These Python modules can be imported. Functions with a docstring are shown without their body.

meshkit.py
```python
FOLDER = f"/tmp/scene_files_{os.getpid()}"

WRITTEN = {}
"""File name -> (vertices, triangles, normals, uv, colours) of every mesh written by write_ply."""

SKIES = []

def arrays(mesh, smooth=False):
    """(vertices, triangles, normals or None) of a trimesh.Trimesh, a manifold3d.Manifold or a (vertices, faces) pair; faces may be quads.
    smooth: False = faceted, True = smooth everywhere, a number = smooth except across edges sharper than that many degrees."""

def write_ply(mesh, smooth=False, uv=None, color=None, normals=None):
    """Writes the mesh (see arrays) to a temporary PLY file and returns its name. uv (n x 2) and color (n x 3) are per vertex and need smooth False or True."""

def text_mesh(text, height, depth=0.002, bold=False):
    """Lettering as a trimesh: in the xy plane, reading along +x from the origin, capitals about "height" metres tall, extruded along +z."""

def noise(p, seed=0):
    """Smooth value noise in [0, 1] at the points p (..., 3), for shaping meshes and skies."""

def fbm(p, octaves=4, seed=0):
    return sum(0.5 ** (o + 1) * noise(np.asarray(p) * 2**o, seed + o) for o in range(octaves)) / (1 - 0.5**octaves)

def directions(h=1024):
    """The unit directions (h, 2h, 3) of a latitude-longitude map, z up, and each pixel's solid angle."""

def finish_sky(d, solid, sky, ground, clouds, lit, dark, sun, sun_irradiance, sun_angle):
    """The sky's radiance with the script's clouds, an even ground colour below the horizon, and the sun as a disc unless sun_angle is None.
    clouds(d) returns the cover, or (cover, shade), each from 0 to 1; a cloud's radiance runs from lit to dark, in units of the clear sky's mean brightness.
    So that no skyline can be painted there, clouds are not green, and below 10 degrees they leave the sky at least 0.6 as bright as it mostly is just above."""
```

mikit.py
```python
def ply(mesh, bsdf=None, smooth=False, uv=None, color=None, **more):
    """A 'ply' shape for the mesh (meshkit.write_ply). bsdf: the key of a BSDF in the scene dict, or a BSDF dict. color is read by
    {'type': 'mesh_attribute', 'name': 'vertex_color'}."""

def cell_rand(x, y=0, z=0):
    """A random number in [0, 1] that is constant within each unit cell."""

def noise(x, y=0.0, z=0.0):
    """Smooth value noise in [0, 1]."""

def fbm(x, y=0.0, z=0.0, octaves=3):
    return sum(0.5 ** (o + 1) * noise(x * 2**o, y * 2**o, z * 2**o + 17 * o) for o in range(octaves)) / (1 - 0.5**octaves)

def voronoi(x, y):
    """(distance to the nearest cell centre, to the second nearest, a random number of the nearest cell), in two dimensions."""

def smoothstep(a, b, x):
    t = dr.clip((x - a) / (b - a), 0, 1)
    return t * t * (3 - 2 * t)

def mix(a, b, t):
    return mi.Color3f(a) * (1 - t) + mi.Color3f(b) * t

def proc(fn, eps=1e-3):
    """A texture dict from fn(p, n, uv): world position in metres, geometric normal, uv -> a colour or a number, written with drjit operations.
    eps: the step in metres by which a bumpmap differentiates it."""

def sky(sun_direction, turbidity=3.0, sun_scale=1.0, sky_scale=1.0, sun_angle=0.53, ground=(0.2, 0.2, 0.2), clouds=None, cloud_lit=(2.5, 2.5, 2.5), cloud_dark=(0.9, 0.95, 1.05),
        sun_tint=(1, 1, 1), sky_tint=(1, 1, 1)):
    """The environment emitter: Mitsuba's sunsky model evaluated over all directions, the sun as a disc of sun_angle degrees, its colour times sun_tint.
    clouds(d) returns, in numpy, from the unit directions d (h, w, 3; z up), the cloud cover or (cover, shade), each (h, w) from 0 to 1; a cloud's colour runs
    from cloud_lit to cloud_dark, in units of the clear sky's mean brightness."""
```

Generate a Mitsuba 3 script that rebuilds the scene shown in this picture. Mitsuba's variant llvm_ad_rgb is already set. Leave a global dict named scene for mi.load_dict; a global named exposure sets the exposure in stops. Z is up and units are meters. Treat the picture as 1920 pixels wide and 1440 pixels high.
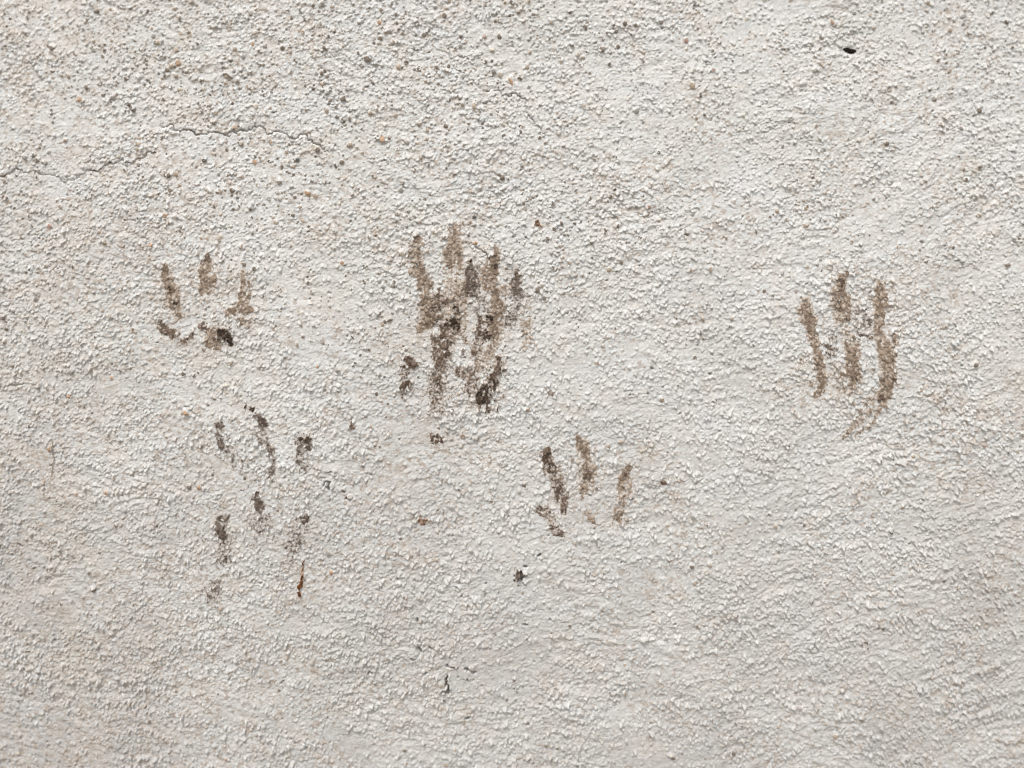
import math
import numpy as np
import mitsuba as mi
import drjit as dr
import trimesh
from scipy import ndimage
import mikit
from mikit import ply, proc, noise, fbm, mix, smoothstep

T = mi.ScalarTransform4f
rng = np.random.default_rng(7)
scene, labels = {}, {}

# ------------------------------------------------------------------ camera, sky, exposure
DIST, CZ = 0.75, 1.30            # metres from the wall; height of the lens above the ground
scene['camera'] = {
    'type': 'thinlens', 'fov': math.degrees(2 * math.atan(0.5 / DIST)), 'fov_axis': 'x',
    'aperture_radius': 0.026, 'focus_distance': DIST + 0.003, 'near_clip': 0.01, 'far_clip': 200.0,
    'to_world': T().look_at(origin=[0, -DIST, CZ], target=[0, 0, CZ], up=[0, 0, 1]),
}


def overcast(d):
    """Closed cloud, three times as bright overhead as at the horizon."""
    up = np.clip(d[..., 2], 0, 1)
    return np.ones(d.shape[:2]), 1 - (1 + 2 * up) / 3


scene['sky'] = mikit.sky((-0.22, -0.50, 0.84), turbidity=3, sun_scale=0.3, sun_angle=10, sun_tint=(0.866, 0.988, 1.18), clouds=overcast,
                         cloud_lit=(1.96, 2.0, 2.08), cloud_dark=(0.6, 0.61, 0.63))
exposure = 2.66

# ------------------------------------------------------------------ materials
WHITE_COOL, WHITE_WARM = (0.675, 0.680, 0.680), (0.690, 0.680, 0.668)


def coat_colour(p, n, uv):
    x, z = p.x, p.z
    u, v = 0.83 * x + 0.56 * z, 0.83 * z - 0.56 * x                       # turned, so that the noise's lattice does not show
    c = mix(WHITE_COOL, WHITE_WARM, smoothstep(0.30, 0.70, fbm(u * 45, v * 45, 3.0, 4)))
    c = mix(c, (0.46, 0.438, 0.430), 0.66 * smoothstep(0.40, 1.0, 0.25 + 0.5 * fbm(u * 14 + 5, v * 14, 9.0, 5) + 0.55 * (CZ - z) + 0.85 * dr.maximum(-x - 0.30, 0) + 0.5 * dr.maximum(x - 0.36, 0)))         # mauve-grey weathering, plus light fall-off painted in toward bottom and sides
    c = mix(c, (0.58, 0.565, 0.51), 0.18 * smoothstep(0.50, 0.75, fbm(u * 14 + 2, v * 11, 21.0, 4)))       # faint olive
    c = c * (0.86 + 0.28 * fbm(u * 420, v * 420, 4.0, 2))
    area = smoothstep(0.40, 0.66, fbm(u * 24, v * 24, 31.0, 3) + 0.20 * smoothstep(-0.05, 0.35, -x))
    c = mix(c, (0.62, 0.555, 0.48), 0.22 * smoothstep(0.52, 0.80, fbm(u * 60 + 8, v * 60, 61.0, 4) + 0.14 * smoothstep(0.1, 0.45, -x)))   # tan staining
    dust = smoothstep(0.50, 0.80, fbm(u * 330, v * 330, 13.0, 3)) * (0.25 + 0.75 * area)
    return mix(c, (0.42, 0.335, 0.265), 0.65 * dust)                                                        # earthy dust flecks


def rough(colour, r=0.9, spec=0.25):
    return {'type': 'twosided', 'bsdf': {'type': 'principled', 'base_color': colour, 'roughness': r, 'specular': spec}}


def fine_relief(p, n, uv):
    return fbm(0.8 * p.x * 780 + 0.6 * p.z * 780, p.y * 780, 0.8 * p.z * 780 - 0.6 * p.x * 780, 2)


scene['mat_coat'] = {'type': 'twosided', 'bsdf': {'type': 'bumpmap', 'arbitrary': proc(fine_relief, eps=2e-4), 'scale': 0.0006,
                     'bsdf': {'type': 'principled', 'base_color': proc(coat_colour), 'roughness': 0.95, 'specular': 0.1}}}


def mud_material(light, dark):
    def colour(p, n, uv):
        a = fbm(p.x * 300, p.z * 220, 7.0, 3)
        b = noise(p.x * 55, p.z * 40, 3.0)
        return mix(light, dark, smoothstep(0.28, 0.72, 0.6 * a + 0.4 * b))
    return rough(proc(colour), 0.93, 0.15)


# mud: colours of a film so thin that the paint shows through, of a smear, of a thick crust
MUD = {'tan': [(0.61, 0.56, 0.51), (0.37, 0.292, 0.230), (0.200, 0.150, 0.114)],
       'brown': [(0.60, 0.55, 0.505), (0.215, 0.160, 0.124), (0.098, 0.070, 0.053)],
       'grey': [(0.60, 0.57, 0.54), (0.205, 0.164, 0.138), (0.098, 0.075, 0.061)],
       'dark': [(0.46, 0.39, 0.33), (0.120, 0.088, 0.067), (0.040, 0.029, 0.022)],
       'rust': [(0.60, 0.48, 0.38), (0.27, 0.115, 0.050), (0.085, 0.036, 0.018)],
       'russet': [(0.58, 0.50, 0.43), (0.30, 0.185, 0.120), (0.14, 0.085, 0.058)]}
scene['mat_mud'] = rough({'type': 'mesh_attribute', 'name': 'vertex_color'}, 0.93, 0.15)
scene['mat_flake'] = mud_material((0.022, 0.015, 0.013), (0.010, 0.007, 0.006))
scene['mat_fibre'] = rough({'type': 'rgb', 'value': (0.34, 0.28, 0.22)})
GRAIN = {'umber': (0.23, 0.19, 0.158), 'grey': (0.38, 0.36, 0.335), 'tan': (0.46, 0.375, 0.295), 'orange': (0.54, 0.37, 0.255),
         'cream': (0.64, 0.58, 0.50), 'slate': (0.15, 0.143, 0.137), 'rose': (0.46, 0.31, 0.26)}
for k, (r_, g_, b_) in GRAIN.items():
    def grain_colour(p, n, uv, c=(r_, g_, b_)):
        return mi.Color3f(c) * (0.65 + 0.7 * fbm(p.x * 420, p.y * 420, p.z * 420, 2))
    scene['mat_grain_' + k] = rough(proc(grain_colour), 0.8, 0.35)

# ------------------------------------------------------------------ wall relief
N = 1024


def tile_noise(sx, sz, seed):
    a = ndimage.gaussian_filter(np.random.default_rng(seed).standard_normal((N, N)), (sz, sx), mode='wrap')
    return (a - a.mean()) / a.std()


TILES = {k: tile_noise(*v) for k, v in dict(a=(2.2, 2.2, 1), b=(2.2, 2.2, 2), c=(2.2, 2.2, 3), ridge=(5.5, 2.0, 4), ridge2=(5.0, 2.2, 5)).items()}


def tn(key, x, z, size, aspect=1.0):
    """Tileable noise of unit variance, features about `size` metres (x stretched by aspect)."""
    s = size / 4.4
    return ndimage.map_coordinates(TILES[key], [z / s, x / (s * aspect)], order=1, mode='grid-wrap')


def bulge(x, z):
    """How far the old wall falls back from its foremost point (metres): it bellies gently."""
    u, v = x / 0.5, (z - CZ) / 0.375
    r = 0.75 * v ** 2 + 0.42 * (u ** 2) ** 1.5 + 0.10 * (u * v) ** 2
    return 0.055 * (1 - np.exp(-0.62 * r))


def wall_xz(px, py):
    """Wall coordinates (metres) of a spot measured on the 1920 x 1440 photograph."""
    px, py = np.asarray(px, float), np.asarray(py, float)
    x0, z0 = (px - 960) / 1920, (720 - py) / 1920
    k = 1.0
    for _ in range(3):
        k = 1 + bulge(x0 * k, CZ + z0 * k) / DIST
    return x0 * k, CZ + z0 * k


PX = 1 / 1920.0                  # metres of wall per pixel of the photograph
PITCH = 0.00080
cx = np.arange(-0.530, 0.5301, PITCH)
cz = CZ + np.arange(-0.402, 0.4021, PITCH)


def outer(start, end):
    pts, step, p = [], 0.004, start
    while p < end:
        pts.append(p)
        p += step
        step *= 1.22
    return np.array(pts + [end])


gx = np.concatenate([-outer(0.534, 2.4)[::-1], cx, outer(0.534, 2.4)])
gz = np.concatenate([CZ - outer(0.406, CZ)[::-1], cz, CZ + outer(0.406, 1.35)])
X, Z = np.meshgrid(gx, gz)
core = ((np.abs(X) < 0.531) & (np.abs(Z - CZ) < 0.403)).astype(float)


def flow(x, z):
    """Sweeping trowel strokes: they sag across the wall."""
    w = 0.012 * tn('c', x, z, 0.11) + 0.004 * tn('b', x, z, 0.03)
    return x, z - 0.27 * x ** 2 + w


def midpoint(points, amp, seed, rounds=4):
    r = np.random.default_rng(seed)
    p = np.array(points, float)
    for k in range(rounds):
        m = (p[1:] + p[:-1]) / 2
        d = p[1:] - p[:-1]
        m[:, :2] += np.stack([-d[:, 1], d[:, 0]], 1) * r.normal(0, amp, (len(m), 1))
        q = np.empty((len(p) + len(m), p.shape[1]))
        q[0::2], q[1::2] = p, m
        p = q
    return p


def dist_to_line(x, z, pts):
    """Distance to a polyline (n, 3: x, z, value) and the value at the nearest point."""
    best, val = np.full(x.shape, 1e9), np.zeros(x.shape)
    for a, b in zip(pts[:-1], pts[1:]):
        d = b[:2] - a[:2]
        t = np.clip(((x - a[0]) * d[0] + (z - a[1]) * d[1]) / max(d @ d, 1e-12), 0, 1)
        e = np.hypot(x - a[0] - t * d[0], z - a[1] - t * d[1])
        closer = e < best
        best = np.where(closer, e, best)
        val = np.where(closer, a[2] + t * (b[2] - a[2]), val)
    return best, val


# where bare aggregate shows: the upper part, most of all left of the middle
def bare(x, z):
    v = (z - CZ) / 0.375
    d = np.clip(0.34 + 0.58 * v, 0.17, 1) + 0.45 * np.exp(-((x + 0.22) / 0.22) ** 2) * np.clip(v, 0, 1)
    d = d * (1 - 0.5 * np.clip((x - 0.02) / 0.3, 0, 1))
    return np.clip(d * (0.78 + 0.34 * tn('c', x, z, 0.05)), 0.02, 1.5)


FX, FZ = flow(X, Z)
patch = tn('b', X, Z, 0.045)                                         # rougher and smoother areas
roughness = np.clip(1.0 + 0.28 * patch, 0.45, 1.7)
low = 0.00035 * tn('c', X, Z, 0.060) + 0.0003 * tn('a', FX, FZ, 0.020, 1.6)
H = 0.00018 * tn('ridge', FX, FZ, 0.0034, 1.15) + 0.00012 * tn('a', FX, FZ, 0.0065, 1.5) + 0.00008 * tn('b', X, Z, 0.0026, 1.3)
H += ndimage.gaussian_filter(np.random.default_rng(11).standard_normal(X.shape), (0.65, 1.0)) * 0.00046
H += 0.00012 * (1 - np.abs(tn('ridge2', FX + 0.3, FZ, 0.0060, 1.0)))
H = H * roughness


def stamp(cxs, czs, rads, heights, lean=0.0, soft=0.5):
    """Raises (or sinks) a rounded grain at each spot of the relief."""
    global H
    for x, z, r, h in zip(cxs, czs, rads, heights):
        R = r * 1.35
        i0, i1 = np.searchsorted(gx, [x - R, x + R])
        j0, j1 = np.searchsorted(gz, [z - R, z + R])
        if i1 <= i0 or j1 <= j0:
            continue
        dx, dz = X[j0:j1, i0:i1] - x, Z[j0:j1, i0:i1] - z
        q = (dx * dx + dz * dz) / (r * r)
        cap = h * np.clip(1 - q, 0, 1) ** soft
        H[j0:j1, i0:i1] += cap


# painted-over sand grains, in drifts
n = 210000
gx_, gz_ = rng.uniform(-0.53, 0.53, n), CZ + rng.uniform(-0.402, 0.402, n)
dens = np.clip(0.50 + 0.14 * tn('a', gx_, gz_, 0.045, 1.3) + 0.24 * tn('ridge', *flow(gx_, gz_), 0.0075, 1.2), 0.06, 1.2)
keep = rng.random(n) < dens
gx_, gz_ = gx_[keep], gz_[keep]
rad = 0.0007 + 0.0010 * rng.random(len(gx_)) ** 2 * np.where(rng.random(len(gx_)) < 0.06, 1.5, 1.0)
stamp(gx_, gz_, rad, rad * rng.uniform(0.22, 1.02, len(rad)), soft=0.5)

# pits where grains have fallen out
n = 5000
px_, pz_ = rng.uniform(-0.53, 0.53, n), CZ + rng.uniform(-0.402, 0.402, n)
keep = rng.random(n) < (0.08 + 0.6 * np.clip(bare(px_, pz_), 0, 1)) * np.clip(0.7 + 0.5 * tn('c', px_, pz_, 0.02), 0.05, 2)
px_, pz_ = px_[keep], pz_[keep]
stamp(px_, pz_, rng.uniform(0.0008, 0.0014, len(px_)), -rng.uniform(0.0015, 0.0038, len(px_)), soft=0.6)

# exposed grains of the aggregate: where they sit, how large, of which stone
n = 30000
ax, az = rng.uniform(-0.53, 0.53, n), CZ + rng.uniform(-0.402, 0.402, n)
keep = rng.random(n) < 0.85 * bare(ax, az) ** 1.3 * np.clip(0.8 + 0.55 * tn('c', ax, az, 0.016), 0.1, 2)
ax, az = ax[keep], az[keep]
ar = np.exp(rng.normal(np.log(0.00112), 0.36, len(ax)))
ar = np.clip(ar, 0.0005, 0.0025)
stone = rng.choice(['umber', 'grey', 'tan', 'orange', 'cream', 'slate', 'rose'], len(ax), p=[0.385, 0.30, 0.215, 0.020, 0.045, 0.025, 0.010])
MEASURED = [  # x, y, radius in pixels of the photograph, stone
    (423, 264, 5, 'orange'), (508, 265, 5, 'orange'), (477, 303, 6, 'orange'), (478, 291, 4, 'umber'), (577, 362, 7, 'orange'), (592, 366, 7, 'tan'),
    (188, 434, 5, 'orange'), (546, 135, 6, 'tan'), (480, 198, 6, 'cream'), (334, 118, 7, 'orange'), (587, 99, 6, 'cream'), (568, 60, 5, 'orange'),
    (149, 185, 6, 'orange'), (122, 263, 5, 'rose'), (440, 237, 5, 'orange'), (207, 360, 5, 'orange'), (311, 404, 5, 'orange'), (378, 447, 5, 'orange'),
    (93, 423, 5, 'rose'), (712, 43, 6, 'orange'), (725, 60, 6, 'tan'), (909, 68, 5, 'rose'), (937, 68, 6, 'umber'), (923, 92, 7, 'cream'),
    (957, 152, 8, 'orange'), (938, 140, 7, 'tan'), (890, 198, 7, 'tan'), (1085, 101, 7, 'tan'), (1129, 92, 6, 'umber'), (1206, 99, 5, 'tan'),
    (1013, 196, 6, 'umber'), (716, 258, 8, 'orange'), (644, 226, 7, 'umber'), (748, 126, 8, 'tan'), (834, 29, 6, 'umber'), (864, 68, 6, 'umber'),
    (780, 66, 6, 'umber'), (674, 44, 6, 'umber'), (690, 110, 7, 'umber'), (854, 90, 4, 'slate'), (1012, 71, 3, 'slate'), (1034, 40, 5, 'tan'),
    (1172, 43, 6, 'umber'), (1240, 40, 6, 'umber'), (1559, 40, 6, 'orange'), (1638, 50, 6, 'tan'), (1602, 25, 4, 'slate'), (1337, 131, 6, 'rose'),
    (1297, 160, 7, 'tan'), (209, 708, 5, 'orange'), (104, 703, 4, 'orange'), (130, 741, 5, 'orange'), (350, 771, 6, 'orange'), (595, 685, 5, 'orange'),
    (200, 922, 6, 'orange'), (143, 925, 5, 'orange'), (94, 840, 6, 'orange'), (339, 1041, 6, 'tan'), (622, 1073, 5, 'orange'), (373, 913, 6, 'orange'),
    (583, 733, 5, 'tan'), (754, 473, 7, 'cream'), (642, 491, 5, 'orange'), (1119, 680, 5, 'orange'), (1317, 597, 6, 'tan'), (1372, 597, 6, 'tan'),
    (1332, 503, 7, 'tan'), (1295, 505, 7, 'tan'), (1165, 828, 5, 'tan'), (990, 765, 5, 'orange'), (1409, 1309, 5, 'rose'), (1846, 835, 5, 'rose'),
    (330, 325, 6, 'tan'), (260, 268, 5, 'tan'), (425, 139, 7, 'umber'), (530, 90, 7, 'umber'), (610, 90, 7, 'umber'), (610, 78, 6, 'grey'),
]
mx, mz = wall_xz([m[0] for m in MEASURED], [m[1] for m in MEASURED])
ax, az = np.concatenate([mx, ax]), np.concatenate([mz, az])
ar = np.concatenate([[m[2] * PX * 0.80 for m in MEASURED], ar])
stone = np.concatenate([[m[3] for m in MEASURED], stone])
# paint that clings round the top of each grain as a lip
stamp(ax - 0.0002, az + 0.45 * ar, ar * 1.2, ar * 0.5, soft=0.8)

# cracks: photo pixels and depth in millimetres
CRACKS = [
    [(-8, 327, 6), (20, 322, 4.5), (60, 320, 3), (75, 327, 2.6), (112, 337, 3.2), (150, 327, 3), (180, 321, 3), (215, 306, 3.2), (235, 303, 3), (246, 309, 3), (268, 296, 3.4), (290, 288, 1)],
    [(300, 235, 1), (322, 233, 2), (333, 245, 4), (352, 243, 4.5), (368, 253, 4.5), (392, 247, 6.5), (424, 253, 6.5), (442, 250, 6), (465, 241, 4), (487, 236, 3), (500, 251, 2.4), (514, 246, 3), (540, 256, 3.4), (562, 252, 3), (590, 269, 3.4), (618, 286, 1)],
    [(775, 93, .5), (800, 101, .7), (834, 97, .5), (846, 116, 1.2), (870, 136, 1), (880, 152, 1.5), (896, 165, 1.5), (914, 171, 1.8), (935, 168, 1), (955, 181, 2), (977, 183, 1.5), (987, 200, 1), (993, 218, 2), (1010, 236, 2), (1025, 256, .5)],
    [(876, 457, 1.2), (905, 470, 2.2), (930, 481, 1.4)],
    [(0, 727, 0.4), (30, 723, 0.9), (55, 721, 0.4)],
]


def carve(points, width, seed, amp=0.13, rounds=3, scale=1.0):
    """Cuts a ragged groove of the given depths (mm) into the relief."""
    x, z = wall_xz([p[0] for p in points], [p[1] for p in points])
    line = midpoint(np.stack([x, z, np.array([p[2] for p in points]) / 1000], 1), amp, seed, rounds)
    line[:, 2] *= scale * np.clip(0.9 + 0.4 * tn('a', line[:, 0], line[:, 1], 0.012), 0.45, 1.5)
    for a in range(0, len(line) - 1, 16):
        seg = line[a:a + 17]
        i0, i1 = np.searchsorted(gx, [seg[:, 0].min() - 0.004, seg[:, 0].max() + 0.004])
        j0, j1 = np.searchsorted(gz, [seg[:, 1].min() - 0.004, seg[:, 1].max() + 0.004])
        if i1 <= i0 or j1 <= j0:
            continue
        d, depth = dist_to_line(X[j0:j1, i0:i1], Z[j0:j1, i0:i1], seg)
        H[j0:j1, i0:i1] = (H[j0:j1, i0:i1] + 1.5 * depth) * (1 - np.exp(-(d / width) ** 2)) - 1.5 * depth


for k, c in enumerate(CRACKS):
    carve(c, 0.00044, 100 + k, amp=0.16, rounds=4)

# places where the coat has lifted and broken: plates standing proud, gaps between them
CHIPS = [
    [(606, 912, 4), (612, 902, 4), (618, 905, 6), (616, 913, 4)], [(612, 915, 5), (620, 919, 6)], [(642, 920, 3), (645, 923, 3)], [(614, 886, 2.5), (622, 884, 2)], [(648, 935, 3), (656, 938, 3)], [(600, 897, 2), (610, 898, 2)],
    [(965, 1080, 4), (972, 1083, 6), (979, 1088, 6), (981, 1082, 5), (986, 1079, 4)], [(977, 1072, 5), (977, 1078, 5)], [(982, 1062, 4), (988, 1063, 5)], [(980, 1092, 3), (986, 1098, 2.5)], [(1009, 1042, 5), (1013, 1040, 5)],
    [(838, 1247, 5), (846, 1250, 6), (858, 1252, 5)], [(872, 1254, 5), (882, 1257, 5), (893, 1261, 3)], [(839, 1268, 4), (836, 1276, 4), (841, 1290, 5), (842, 1300, 6), (840, 1285, 4)], [(826, 1297, 4), (838, 1298, 5)],
    [(770, 1233, 4), (776, 1236, 4.5)], [(783, 1215, 3.5), (790, 1222, 3.5)], [(876, 1274, 5), (880, 1276, 5)], [(797, 1264, 3), (800, 1262, 3)], [(873, 1348, 4), (880, 1344, 3.5)], [(805, 1214, 3), (810, 1217, 3)],
    [(34, 1020, 5), (40, 1024, 5)], [(20, 1040, 3), (24, 1042, 3)], [(982, 1171, 4), (988, 1172, 4)], [(782, 1160, 4), (783, 1166, 4)], [(1727, 453, 4), (1731, 456, 4)], [(1285, 440, 3), (1290, 441, 3)], [(690, 1265, 2), (697, 1262, 2)],
    [(1330, 700, 3), (1333, 702, 3)], [(1221, 690, 3), (1224, 692, 3)], [(1511, 533, 3), (1514, 531, 3)], [(745, 1085, 2), (746, 1088, 2)],
]
plates = [(622, 909, 6, 1.6), (612, 905, 5, 1.4), (640, 914, 9, 1.2), (626, 888, 5, 1.5), (655, 931, 5, 1.7), (974, 1080, 4, 1.6), (985, 1074, 7, 1.2), (969, 1079, 4, 1.5), (985, 1090, 6, 1.2), (774, 1228, 9, 1.3),
          (836, 1291, 10, 1.8), (850, 1246, 8, 1.4), (885, 1252, 6, 1.4), (878, 1275, 4, 1.8), (870, 1262, 12, 0.9), (820, 1245, 10, 0.9), (1545, 1295, 5, 1.6), (1578, 1294, 5, 1.6), (1610, 1318, 5, 1.8), (1650, 1362, 7, 1.3)]
pxs, pzs = wall_xz([p[0] for p in plates], [p[1] for p in plates])
stamp(pxs, pzs, [p[2] * PX for p in plates], [p[3] / 1000 for p in plates], soft=0.4)
for k, c in enumerate(CHIPS):
    carve(c, 0.00068, 200 + k, amp=0.2, rounds=2, scale=1.25)

# hollow under the dark flake
fx, fz = wall_xz(1594, 95)
q = ((X - fx) / (16 * PX)) ** 2 + ((Z - fz) / (8 * PX)) ** 2
H = np.where(q < 1.4, np.minimum(H, 0.0002 - 0.0012 * np.clip(1.2 - q, 0, 1)), H)

fade = ndimage.gaussian_filter(core, 2)
H = H * core
SHEAR = 1.0                                                            # grains droop: their undersides overhang
HS = ndimage.gaussian_filter(H, 2.6)                                    # the relief without its grains
BASE = low * core - bulge(X, Z)


def spread(field, x, z):
    i = np.interp(x, gx, np.arange(len(gx)))
    j = np.interp(z, gz, np.arange(len(gz)))
    out = ndimage.map_coordinates(field, [np.atleast_1d(j), np.atleast_1d(i)], order=1, mode='nearest')
    return out if np.ndim(x) else float(out[0])


def grid_faces(rows, cols):
    a = (np.arange(rows - 1)[:, None] * cols + np.arange(cols - 1)[None]).ravel()
    return np.stack([a, a + 1, a + cols + 1, a + cols], 1)


def surface(x, z, h, base):
    """Points of the wall's face: h is relief towards the viewer, which droops."""
    return np.stack([x, -(base + h), z - SHEAR * np.clip(h, -0.0004, 0.004)], -1)


V = surface(X, Z, H, BASE).reshape(-1, 3)
Q = grid_faces(*X.shape)
tri = np.vstack([Q[:, [0, 1, 2]], Q[:, [0, 2, 3]]])
# the wall's body behind the coat: sides, top and back
rows, cols = X.shape
ring = np.concatenate([np.arange(cols), np.arange(1, rows) * cols + cols - 1, (rows - 1) * cols + np.arange(cols - 2, -1, -1), np.arange(rows - 2, 0, -1) * cols])
back = V[ring].copy()
back[:, 1] = 0.32
nb = len(V) + np.arange(len(ring))
r2, b2 = np.roll(ring, -1), np.roll(nb, -1)
mid = len(V) + len(ring)
V = np.vstack([V, back, [[0, 0.32, CZ]]])
tri = np.vstack([tri, np.stack([ring, nb, b2], 1), np.stack([ring, b2, r2], 1), np.stack([nb, np.full(len(nb), mid), b2], 1)])
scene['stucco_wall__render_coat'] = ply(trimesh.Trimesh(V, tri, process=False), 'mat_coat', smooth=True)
labels['stucco_wall'] = {'label': 'rough off-white stucco wall with cracks and bare sand grains behind all the mud prints', 'category': 'wall'}

# ------------------------------------------------------------------ bare grains in the coat
ICO = trimesh.creation.icosahedron()
VARIANTS = []
for k in range(10):
    v = ICO.vertices * (1 + np.random.default_rng(40 + k).normal(0, 0.24, (12, 1)))
    VARIANTS.append(v * np.random.default_rng(60 + k).uniform(0.55, 1.3, (1, 3)))


def grain_vertices(k, x, z, r):
    g = np.random.default_rng(5000 + k)
    R = trimesh.transformations.random_rotation_matrix(g.random(3))[:3, :3]
    v = VARIANTS[k % 10] @ R.T * r * [1, 0.7, 1]
    h = spread(HS, x, z) * 0.6 + spread(H, x, z) * 0.4
    return v + surface(x, z, h - 0.02 * r, spread(BASE, x, z))


order = np.concatenate([np.arange(len(MEASURED)), len(MEASURED) + np.argsort(-ar[len(MEASURED):])])
inside = [k for k in order if abs(ax[k]) < 0.5 and abs(az[k] - CZ) < 0.375]
single, rest = inside[:290], inside[290:] + [k for k in order if not (abs(ax[k]) < 0.5 and abs(az[k] - CZ) < 0.375)]
for i, k in enumerate(single):
    key = 'stucco_wall__sand_grain' + (f'_{i:03d}' if i else '')
    scene[key] = ply((grain_vertices(k, ax[k], az[k], ar[k]), ICO.faces), 'mat_grain_' + stone[k])
for name, kinds in dict(brown_grit=['umber', 'slate'], grey_grit=['grey'], tan_grit=['tan', 'orange', 'rose'], pale_grit=['cream']).items():
    ks = [k for k in rest if stone[k] in kinds]
    v = np.vstack([grain_vertices(k, ax[k], az[k], ar[k]) for k in ks])
    f = np.vstack([ICO.faces + 12 * i for i in range(len(ks))])
    scene['stucco_wall__' + name] = ply((v, f), 'mat_grain_' + kinds[0])
    labels['stucco_wall__' + name] = {'kind': 'stuff'}

# ------------------------------------------------------------------ mud
MP = 0.00036


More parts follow.
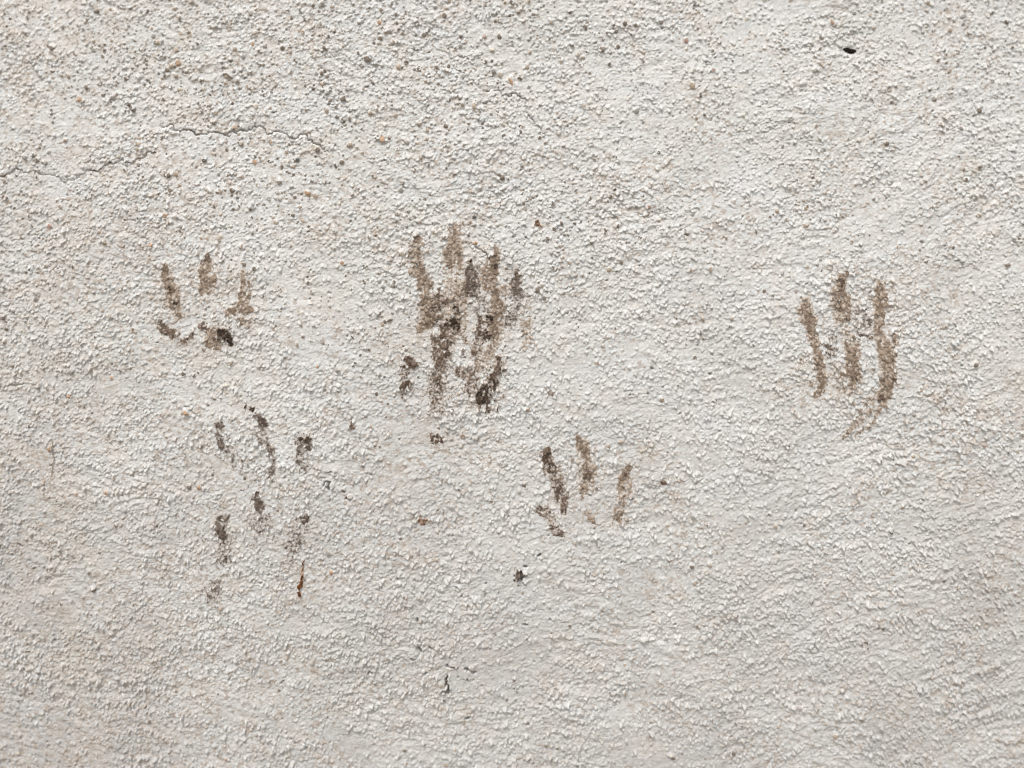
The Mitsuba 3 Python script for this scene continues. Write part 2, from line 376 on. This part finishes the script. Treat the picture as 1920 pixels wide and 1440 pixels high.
def mud(key, strokes, material, thick=0.0006, grain=0.95, seed=0):
    """Smeared mud as a crust of its own on the relief. strokes: polylines of (x, y, half width, strength) in photo pixels."""
    lines = []
    for s in strokes:
        s = [p if len(p) == 4 else (*p, 1.0) for p in s]
        if len(s) == 1:
            s = [s[0], (s[0][0] + 1.5, s[0][1] + 1.0, *s[0][2:])]
        a = np.array(s, float)
        x, z = wall_xz(a[:, 0], a[:, 1])
        lines.append(np.stack([x, z, a[:, 2] * PX, a[:, 3]], 1))
    every = np.vstack(lines)
    m = every[:, 2].max() * 1.5 + 0.002
    xs = np.arange(every[:, 0].min() - m, every[:, 0].max() + m, MP)
    zs = np.arange(every[:, 1].min() - m, every[:, 1].max() + m, MP)
    x, z = np.meshgrid(xs, zs)
    wx = x + 0.0006 * tn('a', x + seed, z, 0.007) + 0.0006 * tn('b', x + seed, z, 0.0020)
    wz = z + 0.0008 * tn('b', x + seed, z, 0.006) + 0.0006 * tn('c', x + seed, z, 0.0020)
    cover = np.full(x.shape, -1.0)
    for l in lines:
        for a, b in zip(l[:-1], l[1:]):
            d = b[:2] - a[:2]
            t = np.clip(((wx - a[0]) * d[0] + (wz - a[1]) * d[1]) / max(d @ d, 1e-12), 0, 1)
            e = np.hypot(wx - a[0] - t * d[0], wz - a[1] - t * d[1]) / (a[2] + t * (b[2] - a[2]))
            st = a[3] + t * (b[3] - a[3])
            cover = np.maximum(cover, st * np.clip(1.42 - 0.95 * e ** 2, -1.5, 1) - 0.49)
    h, hs = spread(H, x, z), spread(HS, x, z)
    n_ = 0.14 * tn('a', x + 3 * seed, z, 0.0028) + 0.25 * tn('b', x, z + seed, 0.0015) + 0.26 * tn('c', x, z + 2 * seed, 0.0009) + 0.11 * tn('c', x, z + seed, 0.012)
    n_ += 0.13 * tn('a', z + seed, x, 0.0016, 9.0)                                    # dragged streaks
    q = cover + grain * n_ + np.clip((h - hs) / 0.0004, -1.5, 1.5) * 0.12
    off = np.clip(q, 0, 0.9) * thick + 0.00005 * tn('c', x, z, 0.0016) * (q > 0.1) + 0.00006
    top = h + np.clip(q * 1.2, 0, 0.65) * np.clip(hs - h, 0, 1) + off
    FILM = -0.46
    top = np.where(q < FILM, h - 0.0004, top)
    p = surface(x, z, h, spread(BASE, x, z))
    p[..., 1] -= top - h
    f = grid_faces(*x.shape)
    f = f[(q.ravel()[f] > FILM).any(1)]
    if len(f) == 0:
        return
    thin, mid_, crust = (np.array(c) for c in MUD[material])
    a = np.clip((q - FILM) / 0.98, 0, 1)[..., None]
    b = np.clip(0.42 + 0.26 * tn('b', x, z + seed, 0.0035) + 0.20 * tn('a', x + seed, z, 0.0016) + 0.50 * (q - 0.38), 0, 1)[..., None]
    col = thin * (1 - a) + a * (mid_ * (1 - b) + crust * b)
    used, inv = np.unique(f, return_inverse=True)
    inv = inv.reshape(f.shape)
    scene[key] = ply(trimesh.Trimesh(p.reshape(-1, 3)[used], np.vstack([inv[:, [0, 1, 2]], inv[:, [0, 2, 3]]]), process=False), 'mat_mud', smooth=True, color=col.reshape(-1, 3)[used])


def mud_print(name, label, parts, group=None):
    labels[name] = {'label': label, 'category': 'mud print'}
    if group:
        labels[name]['group'] = group
    count = {}
    flat = []
    for part, material, strokes, *more in parts:
        flat += [(part, material, [s], *more) for s in strokes] if part in ('mud_clump', 'mud_speckle') else [(part, material, strokes, *more)]
    for i, (part, material, strokes, *more) in enumerate(flat):
        c = count.get(part, 0)
        count[part] = c + 1
        key = f'{name}__{part}' + (f'_{c:03d}' if c else '')
        mud(key, strokes, material, seed=hash_of(name) + 0.37 * i, **(more[0] if more else {}))


def hash_of(s):
    return sum(ord(c) * (i + 3) for i, c in enumerate(s)) % 97 / 10.0


CLUMP = dict(thick=0.0018, grain=1.25)

mud_print('mud_print', 'three short tan finger smears with a dark clump below, upper left of the wall', [
    ('finger_smear', 'tan', [[(307, 498, 4), (311, 516, 8), (318, 534, 12), (324, 556, 13), (329, 576, 10), (336, 590, 9, .55)]]),
    ('finger_smear', 'tan', [[(389, 482, 7), (387, 500, 11), (386, 520, 13), (384, 533, 16)], [(400, 520, 6, .8), (404, 530, 5, .7)], [(377, 536, 5), (373, 545, 4), (379, 552, 4)]]),
    ('finger_smear', 'tan', [[(457, 514, 5), (454, 535, 5), (452, 560, 5), (451, 576, 6)], [(467, 530, 4, .7), (463, 572, 4, .7)], [(433, 586, 7), (450, 579, 7), (470, 582, 6)], [(452, 600, 6, .7), (466, 610, 5, .6)]]),
    ('palm_smear', 'brown', [[(300, 606, 8), (308, 617, 9), (316, 622, 9), (330, 626, 9, .8)], [(320, 633, 5)], [(345, 643, 8, .8), (354, 636, 5, .7), (362, 626, 3)], [(372, 609, 4), (385, 616, 5)]]),
    ('palm_smear', 'tan', [[(398, 620, 9, .9), (396, 634, 10), (404, 646, 12)]]),
    ('mud_clump', 'dark', [[(412, 619, 6), (421, 621, 7), (428, 632, 6), (432, 645, 5)]], CLUMP),
    ('mud_clump', 'dark', [[(320, 542, 5)], [(327, 566, 3)]], CLUMP),
])
mud_print('mud_print_001', 'largest muddy print, long overlapping brown and tan finger smears above the middle of the wall', [
    ('finger_smear', 'tan', [[(783, 447, 7), (777, 466, 9, .8), (780, 492, 11), (787, 513, 14), (796, 530, 14), (797, 550, 12), (803, 577, 14), (803, 607, 13), (783, 619, 6, .7)]]),
    ('finger_smear', 'tan', [[(857, 420, 6), (853, 437, 11), (850, 460, 14), (848, 482, 18), (862, 494, 10)], [(875, 418, 10, .45)], [(853, 500, 16, .6), (854, 540, 19, .62), (855, 580, 20, .7), (858, 607, 16, .75)], [(868, 520, 10, .6), (870, 560, 10, .6)]]),
    ('finger_smear', 'tan', [[(933, 467, 5), (930, 482, 8), (917, 503, 17), (918, 524, 14), (925, 547, 9), (930, 567, 12), (930, 593, 13), (930, 620, 12), (927, 646, 10), (916, 665, 8)], [(893, 524, 5, .8), (912, 540, 6)]]),
    ('finger_smear', 'grey', [[(885, 508, 11), (885, 530, 15), (886, 548, 12), (899, 556, 8, .6), (902, 585, 12, .38)]]),
    ('finger_smear', 'brown', [[(823, 562, 14, .9), (820, 588, 14, .95), (812, 600, 11, .9)], [(835, 562, 9, .8)], [(834, 617, 11), (834, 628, 9)], [(828, 642, 18, .92), (829, 663, 18, .92), (825, 690, 13, .85), (820, 707, 13, .6), (819, 742, 14, .45), (822, 775, 11, .36)], [(846, 636, 8, .7)]]),
    ('finger_smear', 'brown', [[(902, 600, 6, .9), (907, 618, 14, .95), (899, 637, 11, .85), (893, 657, 10, .7)], [(872, 637, 6, .8)], [(862, 697, 9, .6), (885, 700, 14, .45), (880, 728, 12, .4)]]),
    ('finger_smear', 'grey', [[(970, 513, 7), (968, 533, 11), (965, 547, 8), (975, 553, 10, .6)], [(963, 572, 20, .40), (955, 590, 16, .35)]]),
    ('faint_smear', 'tan', [[(944, 545, 9, .75), (955, 541, 8, .75)], [(988, 613, 13, .42)], [(987, 641, 12, .5)], [(905, 675, 20, .55)]]),
    ('mud_clump', 'dark', [[(923, 719, 10), (908, 727, 9), (903, 742, 13), (902, 752, 7)]], CLUMP),
    ('mud_clump', 'dark', [[(845, 604, 10)], [(852, 578, 6)], [(855, 607, 6)]], CLUMP),
    ('mud_clump', 'dark', [[(914, 628, 9)], [(917, 592, 5)], [(917, 602, 4)], [(882, 493, 3)], [(930, 501, 4)]], CLUMP),
    ('mud_clump', 'brown', [[(936, 672, 5), (939, 684, 8), (933, 696, 8)], [(926, 703, 6)], [(945, 690, 4)]], CLUMP),
    ('mud_clump', 'brown', [[(768, 674, 8), (775, 682, 7)], [(757, 690, 7), (760, 699, 9)], [(767, 714, 6), (758, 725, 7)], [(755, 740, 5, .6)]], CLUMP),
])
mud_print('mud_print_002', 'three long tan finger smears, the right one curling at its foot, far right', [
    ('finger_smear', 'tan', [[(1512, 562, 8), (1509, 582, 13), (1514, 597, 13), (1524, 617, 10), (1528, 641, 9), (1532, 655, 9), (1538, 675, 10), (1539, 699, 11), (1541, 724, 8), (1532, 739, 6)], [(1525, 718, 7, .6)]]),
    ('finger_smear', 'tan', [[(1585, 511, 5), (1577, 526, 11), (1572, 545, 12, .9), (1575, 572, 13, .9), (1577, 595, 12, .8), (1581, 609, 11, .30), (1594, 628, 13, .32), (1597, 650, 14, .95), (1599, 672, 14, .85), (1597, 699, 17, .95), (1589, 723, 17, .5)], [(1587, 558, 6), (1589, 596, 5)], [(1570, 700, 10, .5)]]),
    ('finger_smear', 'tan', [[(1648, 534, 8), (1648, 558, 13), (1646, 592, 10), (1648, 619, 10), (1655, 641, 13), (1664, 665, 13), (1665, 692, 14), (1660, 721, 15), (1655, 741, 14), (1656, 752, 6, .8), (1648, 770, 5, .75), (1636, 792, 4, .75), (1616, 809, 4, .75), (1609, 817, 4, .8)],
                             [(1675, 626, 6, .55), (1677, 660, 5, .55)], [(1648, 728, 9, .6), (1627, 758, 12, .42), (1611, 787, 7, .5), (1597, 804, 4, .6), (1582, 816, 4, .55)], [(1634, 560, 5, .7)]]),
    ('mud_speckle', 'grey', [[(1546, 646, 3), (1563, 652, 4)], [(1560, 632, 6, .8)], [(1611, 626, 3), (1636, 634, 3)], [(1608, 583, 4, .6), (1623, 581, 4, .6)], [(1627, 604, 5, .7)], [(1556, 662, 9, .40)], [(1618, 596, 12, .22)]]),
    ('mud_clump', 'brown', [[(1577, 528, 5)], [(1675, 709, 5)], [(1648, 742, 4), (1656, 743, 3)], [(1606, 705, 5)], [(1588, 595, 4)]], dict(thick=0.0014, grain=1.15)),
])
mud_print('mud_print_003', 'grey brown speckled print of three broken finger dabs, above the lowest left print', [
    ('finger_smear', 'grey', [[(409, 800, 8), (417, 797, 6)], [(410, 812, 5, .7), (413, 829, 7), (417, 838, 7)], [(427, 837, 7, .5), (441, 858, 9, .38), (445, 879, 10, .42)]]),
    ('finger_smear', 'grey', [[(484, 782, 8, 1.25), (489, 789, 10, 1.3), (491, 798, 8, 1.15)], [(484, 806, 9, .5), (499, 830, 11, .38), (508, 851, 9, .42), (512, 868, 7, .4), (503, 891, 6, .36)]]),
    ('finger_smear', 'grey', [[(554, 825, 6, .9)], [(573, 832, 8, .7), (567, 848, 11, .42), (570, 871, 11, .42)], [(581, 836, 6, .9)]]),
    ('mud_clump', 'dark', [[(463, 762, 5), (472, 767, 5)], [(573, 822, 7)], [(565, 824, 3)]], CLUMP),
    ('mud_clump', 'brown', [[(490, 789, 6)], [(415, 798, 4)]], CLUMP),
])
mud_print('mud_print_004', 'lowest print at lower left, three grey brown smudges fading downwards', [
    ('finger_smear', 'grey', [[(408, 973, 5), (428, 970, 5)], [(412, 988, 11, 1.25), (416, 1004, 10, 1.2), (426, 1012, 12, .45), (419, 1030, 15, .36), (413, 1060, 9, .28)], [(408, 1089, 8, .42), (400, 1110, 13, .34)]]),
    ('finger_smear', 'grey', [[(482, 924, 5, 1.1), (480, 936, 8, 1.25), (486, 946, 9, 1.25), (492, 951, 7, 1.2)], [(503, 967, 7, .55), (490, 972, 17, .36), (505, 977, 5, .6), (487, 988, 14, .34)]]),
    ('finger_smear', 'grey', [[(570, 972, 9, 1.25), (573, 968, 7, 1.2)], [(564, 993, 13, .40), (555, 1013, 14, .38), (543, 1034, 12, .36), (544, 1047, 9, .34)]]),
    ('mud_clump', 'dark', [[(571, 975, 5)]], CLUMP),
])
mud_print('mud_print_005', 'brown print of three spread finger smears, below the largest print near the middle', [
    ('finger_smear', 'brown', [[(1026, 842, 6), (1024, 856, 10), (1029, 866, 12), (1035, 882, 13), (1043, 899, 13), (1046, 917, 11, .85), (1050, 931, 13, .75), (1056, 944, 7, .7), (1057, 962, 4, .6)]]),
    ('finger_smear', 'tan', [[(1086, 822, 8, .75), (1092, 834, 11, .85), (1097, 848, 10, .75), (1101, 866, 13, .55), (1101, 883, 14, .85), (1100, 893, 15, .9), (1094, 908, 9, .8), (1095, 921, 10), (1094, 933, 6, .6)], [(1111, 901, 6, .75), (1109, 915, 5, .6)], [(1101, 962, 7, .6), (1110, 972, 5, .8), (1116, 986, 4, .6)]]),
    ('finger_smear', 'tan', [[(1180, 875, 5), (1172, 886, 9), (1167, 905, 10, .85), (1166, 924, 7, .85), (1165, 939, 8, .8), (1162, 955, 10), (1158, 971, 9)], [(1180, 900, 7, .6), (1176, 920, 7, .55)], [(1175, 974, 5, .6)]]),
    ('faint_smear', 'brown', [[(1014, 956, 10), (1029, 963, 9, .7), (1034, 978, 8, .85), (1038, 995, 8), (1052, 998, 6, .8)]]),
    ('mud_clump', 'dark', [[(1018, 855, 5), (1029, 852, 5)]], CLUMP),
    ('mud_clump', 'brown', [[(1100, 893, 7)], [(1170, 886, 5)], [(1091, 911, 3)]], dict(thick=0.0014, grain=1.15)),
])

for i, (x, y, r, material, label) in enumerate([
    (1010, 420, 5, 'russet', 'reddish brown mud spot right above the largest print'),
    (793, 976, 8, 'russet', 'small rusty brown spot between the lowest left print and the middle print'),
    (819, 823, 9, 'brown', 'brown mud spot straight below the largest print, left of its fellow'),
    (871, 822, 6, 'tan', 'pale brown mud spot below the largest print, right of its fellow'),
    (1033, 738, 5, 'brown', 'small brown mud spot above the middle print'),
    (661, 795, 6, 'brown', 'small brown mud spot right of the broken finger dabs'),
    (1620, 1205, 5, 'grey', 'faint brown smudge low on the wall, towards the right corner'),
    (976, 1076, 6, 'grey', 'dark patch painted in for the shaded crevices below the middle print'),  # dark film painted over the carved crevices to deepen their shade
    (1245, 905, 3.5, 'brown', 'small brown mud spot right of the middle print'),
]):
    key = 'mud_spot' + (f'_{i:03d}' if i else '')
    mud(key, [[(x - 2, y - 1, r), (x + 3, y + 1, r * 0.8)]], material, thick=0.0012, grain=1.25, seed=50 + i)
    labels[key] = {'label': label, 'category': 'mud spot'}
mud('rust_streak', [[(568, 1051, 1.8), (567, 1068, 2.2), (564, 1083, 2.8), (563, 1095, 3.2), (562, 1104, 2.2)], [(561, 1115, 4.5)]], 'rust', thick=0.0016, grain=0.7, seed=31)
labels['rust_streak'] = {'label': 'thin upright rusty orange streak under the lowest left print', 'category': 'streak'}

# ------------------------------------------------------------------ small things caught on the wall
outline = np.array([(1580, 92), (1582.5, 90), (1590, 89.2), (1594, 91), (1602, 92.6), (1606.3, 94.3), (1605.5, 96.5), (1600, 100.3), (1595, 100.6), (1591, 99), (1588.6, 96.4), (1586, 96.6), (1583.6, 94)])
ox, oz = wall_xz(outline[:, 0], outline[:, 1])
c0 = np.array([ox.mean(), oz.mean()])
y0 = -(spread(BASE, fx, fz) + 0.0005)
parts_v, parts_f = [], []
nring = len(ox)
for lev, (s, dy) in enumerate([(0.97, 0.0007), (1.0, 0.0002), (0.90, -0.0001), (0.5, -0.00025)]):
    parts_v.append(np.stack([c0[0] + (ox - c0[0]) * s, np.full(nring, y0 + dy), c0[1] + (oz - c0[1]) * s], 1))
vv = np.vstack(parts_v + [[[c0[0], y0 - 0.0003, c0[1]], [c0[0], y0 + 0.0007, c0[1]]]])
for l in range(3):
    for i in range(nring):
        a, b = l * nring + i, l * nring + (i + 1) % nring
        parts_f += [(a, b, b + nring), (a, b + nring, a + nring)]
for i in range(nring):
    parts_f += [(3 * nring + i, 3 * nring + (i + 1) % nring, 4 * nring), ((i + 1) % nring, i, 4 * nring + 1)]
scene['dark_flake'] = ply((vv, np.array(parts_f)), 'mat_flake')
labels['dark_flake'] = {'label': 'small blackish brown flake lodged in the wall near the upper right corner', 'category': 'flake'}


def fibre(key, pts, r, label, seed):
    x, z = wall_xz([p[0] for p in pts], [p[1] for p in pts])
    line = midpoint(np.stack([x, z], 1), 0.04, seed, 3)
    h = spread(HS, line[:, 0], line[:, 1]) + 0.0009
    p3 = surface(line[:, 0], line[:, 1], h, spread(BASE, line[:, 0], line[:, 1]))
    ang = np.arange(6) * np.pi / 3
    rr = r * np.linspace(1, 0.55, len(p3))
    d = np.gradient(p3, axis=0)
    d /= np.linalg.norm(d, axis=1, keepdims=True)
    side = np.cross(d, [0, 1, 0])
    side /= np.linalg.norm(side, axis=1, keepdims=True)
    other = np.cross(d, side)
    v = (p3[:, None] + rr[:, None, None] * (np.cos(ang)[None, :, None] * side[:, None] + np.sin(ang)[None, :, None] * other[:, None])).reshape(-1, 3)
    f = []
    for i in range(len(p3) - 1):
        for j in range(6):
            a, b = i * 6 + j, i * 6 + (j + 1) % 6
            f += [(a, b, b + 6), (a, b + 6, a + 6)]
    scene[key] = ply((v, np.array(f)), 'mat_fibre', smooth=True)
    labels[key] = {'label': label, 'category': 'fibre'}


fibre('plant_fibre', [(97, 822), (99, 842), (101.5, 856), (100, 872), (97.5, 888), (95, 905)], 0.00045, 'fine brown plant fibre hanging upright near the left edge of the wall', 3)
fibre('plant_fibre_001', [(518, 1086), (534, 1079), (548, 1074), (562, 1071)], 0.0003, 'hair-thin slanting straw fibre beside the rusty streak', 4)

# ------------------------------------------------------------------ ground in front of the wall (outside the frame)
def ground_colour(p, n, uv):
    return mix((0.17, 0.15, 0.12), (0.26, 0.24, 0.20), fbm(p.x * 6, p.y * 6, 2.0, 4))


scene['mat_ground'] = rough(proc(ground_colour), 0.95, 0.2)
xs = np.concatenate([-np.geomspace(90, 2, 12), np.linspace(-1.8, 1.8, 37), np.geomspace(2, 90, 12)])
A, B = np.meshgrid(xs, xs)
hh = 0.012 * tn('a', A, B, 0.8) - 0.02
scene['ground'] = ply((np.stack([A, B, hh], -1).reshape(-1, 3), grid_faces(*A.shape)), 'mat_ground', smooth=True)
labels['ground'] = {'label': 'bare trodden earth at the foot of the wall', 'kind': 'structure'}
